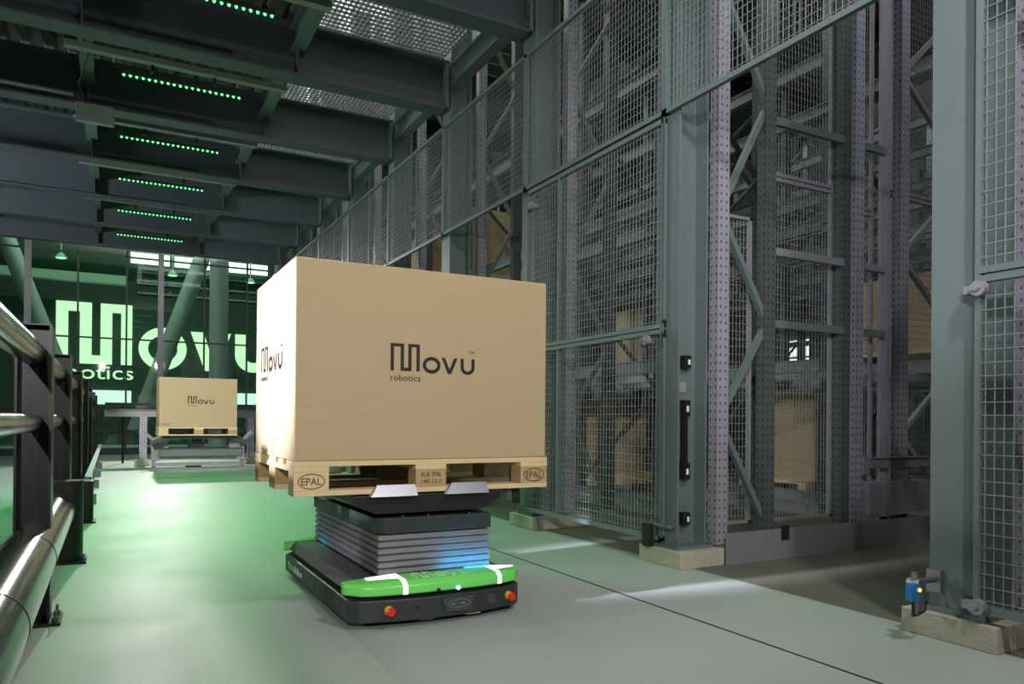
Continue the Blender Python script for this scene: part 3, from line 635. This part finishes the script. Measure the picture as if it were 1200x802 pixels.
part('bumper_wordmark', g, mat('pale_green_print', (.45, .85, .42), .35), fb)
part('slot', MB().box(XC-.09, 3.02, .19, XC+.15, 3.04, .199), rubber, fb)
for xx, mm in ((1.215, rubber), (1.305, e_blue)): part('status_light', MB().cyl((xx, 2.872, .146), (xx, 2.892, .146), .008, 12), mm, fb)
def lamp(n_, xx, yy, zz, dx, dy, dz, p, c, sx, sy): area(n_, (xx, yy, zz), (xx+dx, yy+dy, zz+dz), p, c, sx, sy)
part('cyan_lamp', MB().box(1.29, 3.022, .193, 1.54, 3.03, .197), e_cyan, t)
lamp('cyan_glow', 1.42, 3.0, .202, .0, .10, .30, .9, (.0, .40, .85), .26, .01)
lamp('cyan_side_glow', .99, 4.0, .19, .05, .0, .3, .25, (.0, .55, 1), .01, .2)
for xx in (1.005, 1.568):
    yq = YF-.05*(1-(2*(xx-XL-.04)/(XR-XL-.08)-1)**2)
    e = part('emergency_stop', MB().cyl((xx, yq-.0, .078), (xx, yq-.022, .078), .019, 20, .017), yellow, t, label='yellow collar with red push button')
    part('button', MB().cyl((xx, yq-.022, .078), (xx, yq-.034, .078), .012, 16).cyl((xx, yq-.034, .078), (xx, yq-.044, .078), .019, 20, .015), red, e, smooth=True)
yq = YF-.052
part('port_panel', MB().prism([(-.075, .028), (.075, .028), (.055, -.032), (-.055, -.032)], (1.305, yq, .082), U, Z_, (0, -.006, 0)), darkp, t)
g = MB(); g.ring((1.305, yq-.006, .082), U, Z_, (0, -.005, 0), .052, .019, .005, n=28); part('port_ring', g, steel, t)
part('port_contacts', MB().box(1.27, yq-.009, .077, 1.288, yq-.006, .087).box(1.315, yq-.009, .077, 1.333, yq-.006, .087), steel, t)
part('cable_slot', MB().box(1.115, YF-.044, .077, 1.155, YF-.039, .087), rubber, t)
part('switch_plate', MB().box(1.455, YF-.034, .06, 1.49, YF-.028, .1).box(1.475, YF-.036, .095, 1.482, YF-.03, .1), darkp, t)
brass = mat('brass_cable', (.55, .45, .25), .4)
part('floor_brush', MB().tube([(1.12, 2.93, .03), (1.15, 2.91, .022), (1.2, 2.905, .022), (1.23, 2.92, .03)], .003, 6), brass, t)
part('floor_brush', MB().tube([(1.33, 2.92, .03), (1.36, 2.905, .022), (1.42, 2.905, .022), (1.45, 2.93, .03)], .003, 6), brass, t)
for xx in (.95, 1.55):
    for yy in (3.1, 4.05): part('wheel', MB().cyl((xx-.02, yy, .035), (xx+.02, yy, .035), .035, 20), rubber, t, smooth=True)
# bellows
BX0, BX1, BY0, BY1 = 1.005, 1.54, 3.045, 4.16
g = MB(); n = 6; z0, z1 = .186, .362; lev = []
for k in range(2*n+1):
    z = z0+(z1-z0)*k/(2*n); ins = .0 if k % 2 == 1 else .016
    lev.append([(BX0+ins, BY0+ins, z), (BX1-ins, BY0+ins, z), (BX1-ins, BY1-ins, z), (BX0+ins, BY1-ins, z)])
# pleats: broad outward face, narrow undercut
lev = []
dz = (z1-z0)/n
for k in range(n):
    a = z0+dz*k
    for zz, ins in ((a, .016), (a+dz*.34, .0), (a+dz*.93, .006), (a+dz, .016)): lev.append([(BX0+ins, BY0+ins, zz), (BX1-ins, BY0+ins, zz), (BX1-ins, BY1-ins, zz), (BX0+ins, BY1-ins, zz)])
vs = [p for l in lev for p in l]; fs = [(3, 2, 1, 0)]
for k in range(len(lev)-1):
    for j in range(4): a = 4*k+j; b = 4*k+(j+1) % 4; fs.append((a, b, b+4, a+4))
q = 4*(len(lev)-1); fs.append((q, q+1, q+2, q+3)); g.add(vs, fs)
part('bellows', g, bell, t)
g = MB().prism([(BX0-.005, BY0+.03), (BX0+.03, BY0-.005), (BX1+.0, BY0-.005), (BX1+.005, BY1), (BX0-.005, BY1)], (0, 0, .368), U, V, (0, 0, .066)); part('lift_cap', g, robotp, t, bevel=.003)
for xx in (1.13, 1.25, 1.45): part('cap_screw', MB().cyl((xx, BY0+.04, .434), (xx, BY0+.04, .438), .006, 8), steel, t)
# lifting platform
def trap(x0, x1, zt, zb, ins): return [(x0, zt), (x1, zt), (x1, zt-.03), (x1-ins, zb), (x0+ins+.0, zb), (x0, zt-.03)]
part('lift_platform', MB().prism(trap(.90, 1.60, .532, .452, .10), (0, 3.06, 0), U, Z_, (0, .9, 0)), black, t, bevel=.002)
part('lift_core', MB().box(1.1, 3.2, .43, 1.45, 4.0, .46), rubber, t)
for x0, x1 in ((.965, 1.175), (1.31, 1.52)):
    part('steel_lip', MB().prism([(0, .532), (.04, .578), (.052, .578), (.052, .532)], (0, 2.985, 0), V, Z_, (0, 0, 0)) if False else
         MB().add([(x0, 3.02, .530), (x1, 3.02, .530), (x1, 3.06, .530), (x0, 3.06, .530), (x0+.035, 3.045, .578), (x1-.005, 3.045, .578), (x1-.005, 3.058, .578), (x0+.035, 3.058, .578)], [(0, 3, 2, 1), (4, 5, 6, 7), (0, 1, 5, 4), (1, 2, 6, 5), (2, 3, 7, 6), (3, 0, 4, 7)]), steel, t)

# ================================================================== GUARD RAILING (left)
t = thing('guard_railing', 'black steel guard railing with rounded handrails running down the left side', 'railing', (-.28, 9, 0))
py = [3.66, 5.35, 7.3, 9.25, 11.2, 13.15, 15.1]
def gpost(y):
    g = MB().box(-.225, y-.07, .01, -.215, y+.07, 1.24).box(-.345, y-.07, .01, -.335, y+.07, 1.24).box(-.335, y-.005, .01, -.225, y+.005, 1.24)
    g.box(-.345, y-.072, 1.235, -.215, y+.072, 1.24); return g
p0 = None
for y in py:
    p = part('post', gpost(y), black, t)
    part('base_plate', MB().box(-.36, y-.10, 0, -.175, y+.10, .012), black, p)
    for yy in (-.06, .06): part('anchor_bolt', MB().cyl((-.195, y+yy, .012), (-.195, y+yy, .03), .013, 6).cyl((-.195, y+yy, .012), (-.195, y+yy, .055), .006, 8), steel, p)
def drail(z, r):
    g = MB(); pts = []
    for k in range(12): A_ = math.radians(-90+180*k/11); pts.append((r*.7*math.cos(A_)+.0, r*math.sin(A_)))
    pts += [(-r*.55, r), (-r*.8, r*.6), (-r*.8, -r*.6), (-r*.55, -r)]
    return g.prism(pts, (-.275, -1.5, z), (1, 0, 0), (0, 0, 1), (0, 18.5, 0))
part('top_rail', drail(1.12, .048), gun, t, smooth=True); part('middle_rail', drail(.835, .036), gun, t, smooth=True)
tb = part('impact_tube', MB().cyl((-.275, -1.5, .32), (-.275, 5.0, .32), .098, 40), gun, t, smooth=True, label='thick glossy low tube')
for yy in (2.25, 3.3): part('seam', MB().cyl((-.275, yy, .32), (-.275, yy+.006, .32), .0995, 40), rubber, tb)
t = thing('end_bollard', 'black U-shaped end bollard closing the thick low tube of the railing', 'bollard', (-.24, 5.18, 0))
g = MB().prism([(-.085+.085*math.cos(math.radians(a)), .09*math.sin(math.radians(a))) for a in range(-90, 91, 15)]+[(-.17, .09), (-.17, -.09)], (-.14, 5.12, .012), U, V, (0, 0, .47)); part('shell', g, black, t, smooth=True)
part('base_plate', MB().box(-.33, 5.0, 0, -.12, 5.24, .012), black, t); part('anchor_bolt', MB().cyl((-.135, 5.06, .012), (-.135, 5.06, .05), .008, 8).cyl((-.135, 5.06, .012), (-.135, 5.06, .026), .014, 6), steel, t)
t = thing('low_bollard', 'short black bollard behind the U-shaped one, starting the far barrier', 'bollard', (-.2, 7.0, 0))
part('shell', MB().box(-.29, 6.9, .01, -.12, 7.1, .34), black, t, bevel=.01); part('base_plate', MB().box(-.30, 6.87, 0, -.10, 7.13, .012), black, t)
t = thing('low_barrier', 'galvanised low barrier rail continuing along the far railing posts', 'barrier', (-.17, 11, 0))
part('rail', MB().box(-.20, 7.14, .20, -.19, 15.3, .36).box(-.20, 7.14, .35, -.14, 15.3, .36), galv, t)
for y in (8.4, 10.3, 12.2, 14.1): part('foot', MB().box(-.2, y-.04, 0, -.12, y+.04, .1).box(-.19, y-.02, .1, -.17, y+.02, .25), galv, t)
solo('yellow_tag', MB().box(-.225, 7.32, .98, -.213, 7.36, 1.10), yellow, 'small yellow strip on the third railing post', 'label')

# ================================================================== FAR LIFTING STATION
t = thing('transfer_rail', 'grey horizontal conveyor rail running behind the distant box', 'rail', (1.1, 14.9, .87))
part('beam', MB().box(-.10, 14.75, .87, 3.2, 14.8, 1.0).box(-.10, 14.7, .99, 3.2, 15.1, 1.0).box(-.1, 15.05, .87, 3.2, 15.1, 1.0), galv, t)
for xx in (.45, 2.28): 
    l = part('leg', MB().box(xx, 14.72, .1, xx+.012, 14.84, .87).box(xx+.012, 14.72, .1, xx+.12, 14.73, .87), perf, t, org=(xx+.06, 14.72, 0)); part('foot_block', MB().box(xx-.07, 14.62, 0, xx+.17, 14.9, .1), conc, l)
solo('handrail', MB().box(-.1, 15.6, 1.08, 4, 15.63, 1.13).cyl((.2, 15.62, 0), (.2, 15.62, 1.1), .02, 10).cyl((3.6, 15.62, 0), (3.6, 15.62, 1.1), .02, 10), black, 'thin black handrail crossing below the green sign', 'railing')
t = thing('lift_station', 'grey steel pallet lifting station holding the distant pallet', 'station', (1.33, 14, 0))
for s, x0 in ((1, .60), (-1, 2.10)):
    part('side_plate', MB().prism([(0, .12), (.0, .50), (.12, .55), (.26, .45), (.26, .30), (.14, .28), (.14, .12)], (x0, 13.9, 0), (s, 0, 0), Z_, (0, .02, 0)), galv, t)
    part('arm', MB().bar((x0-s*.02, 13.75, .42), (x0+s*.32, 13.75, .56), .06, .07), darkp, t)
    part('bracket', MB().bar((x0-s*.12, 13.85, .62), (x0+s*.12, 13.85, .40), .05, .05), galv, t)
part('cross_beam', MB().box(.70, 13.86, .20, 2.05, 13.90, .34).box(.70, 13.82, .335, 2.05, 13.9, .34), paint, t)
part('base_beam', MB().box(.62, 13.9, .03, 2.08, 13.94, .09), galv, t)
part('tray', MB().box(.85, 13.7, .50, 1.85, 14.4, .553), darkp, t)
part('drive', MB().box(1.2, 13.9, .34, 1.42, 14.2, .40).box(1.15, 13.95, 0, 1.4, 14.1, .05).box(1.25, 13.9, .4, 1.4, 14.1, .5), rubber, t)
for xx in (.64, 2.06): part('leg', MB().box(xx-.03, 13.93, 0, xx+.03, 13.99, .5), galv, t)

# ================================================================== BEYOND THE GLASS
solo('round_column', MB().cyl((2.45, 20.6, 0), (2.45, 20.6, 7.9), .23, 40), roundm, 'thick grey round column beyond the glass facade behind the distant box', 'column', smooth=True)
solo('diagonal_brace', MB().cyl((-2.4, 21, 5.6), (-.6, 21, 0.6), .19, 24), bracem, 'pale slanted tubular brace beyond the glass, left of the green sign', 'brace', smooth=True)
solo('diagonal_brace', MB().cyl((-3.6, 21.6, 5.6), (-1.8, 21.6, 2.0), .19, 24), bracem, 'pale slanted tubular brace beyond the glass at the far left', 'brace', smooth=True)
solo('diagonal_brace', MB().cyl((2.25, 21, 5.6), (.55, 21, .5), .2, 24), bracem, 'pale slanted tubular brace beyond the glass crossing the letter o', 'brace', smooth=True)
t = thing('wordmark_sign', 'huge glowing pale green wordmark on the dark wall beyond the glass', 'sign', (1.5, 25.9, 2)) 
SX, SZ, SW, SH = -1.47, 2.48, 2.03, 1.86
def letter(fn, nm):
    g = MB(); fn(g); part(nm, g, e_sign, t)
sU, sV, sD = Vector((SW, 0, 0)), Vector((0, 0, SH)), Vector((0, -.06, 0)); sO = Vector((SX, 26, SZ))
def RR(g, a, b, c, d): g.prism([(a, c), (b, c), (b, d), (a, d)], sO, sU, sV, sD)
def mM(g):
    q = .155
    for a in ((0, q, 0, 1), (q, .305, .85, 1), (.305, .305+q, 0, 1), (.305+q, .575, 0, .14), (.575, .575+q, 0, 1), (.575+q, .85, .86, 1), (.85, 1, 0, 1)): RR(g, *a)
letter(mM, 'letter_m')
letter(lambda g: g.ring(sO+sU*1.43+sV*.30, (1, 0, 0), (0, 0, 1), sD, .34*SW, .36*SH, .13*SW), 'letter_o')
letter(lambda g: g.prism([(1.83, .62), (2.02, .62), (2.13, .22), (2.24, .62), (2.43, .62), (2.22, -.05), (2.04, -.05)], sO, sU, sV, sD), 'letter_v')
letter(lambda g: (RR(g, 2.5, 2.66, .25, .62), RR(g, 2.9, 3.06, .25, .62), g.ring(sO+sU*2.78+sV*.25, (1, 0, 0), (0, 0, 1), sD, .28*SW, .30*SH, .155*SW, 180, 360, 20)), 'letter_u')
g = MB(); text(g, 'robotics', (-1.9, 26, 2.02), (1, 0, 0), (0, 0, 1), (0, -1, 0), 2.5, .42, .06); part('small_lettering', g, e_sign, t)
for k, (x0, x1) in enumerate(((.5, 1.6), (1.75, 2.9), (3.0, 4.6))):
    solo('linear_lamp', MB().box(x0, 25.9, 5.68, x1, 25.99, 6.0), e_white, 'bright white ceiling light panel beyond the glass, %s of three' % ('left', 'middle', 'right')[k], 'lamp')
for k, (x0, x1) in enumerate(((-.75, .55), (3.3, 5.4))):
    solo('low_window', MB().box(x0, 25.9, 1.25, x1, 25.99, 1.68), e_win, 'bright low window strip below the sign, %s of the distant box' % ('left', 'right')[k], 'window')
for k, z in enumerate((4.75, 5.05, 5.4)):
    solo('louvre_rail', MB().box(.7, 25.9, z-.02, 6, 26.0, z+.03), bracem, 'pale horizontal louvre rail above the sign, %s of three' % ('lowest', 'middle', 'highest')[k], 'rail')
for k, (x0, z) in enumerate(((-1.2, 5.2), (1.5, 5.0), (3.6, 5.0))):
    tt = thing('pendant_lamp', 'small green lit pendant lamp beyond the glass, %s' % ('above the letter M', 'above the letter o', 'near the round column')[k], 'lamp', (x0, 23, z))
    part('stem', MB().cyl((x0, 23, z), (x0, 23, 8.0), .02, 8), bracem, tt); part('shade', MB().cyl((x0, 23, z-.12), (x0, 23, z), .16, 20, .06), bracem, tt); part('bulb', MB().cyl((x0, 23, z-.13), (x0, 23, z-.12), .12, 16), emis('pendant_glow%d' % k, (.4, 1, .55), 2), tt)
solo('gallery_beam', MB().box(-6, 24.5, 4.75, .4, 24.8, 5.0), bracem, 'grey gallery edge beam across the atrium above the sign', 'beam')
solo('gallery_beam', MB().box(-6, 24.0, 5.9, 6, 24.3, 6.1), dkgreen, 'dark upper gallery beam across the atrium', 'beam')
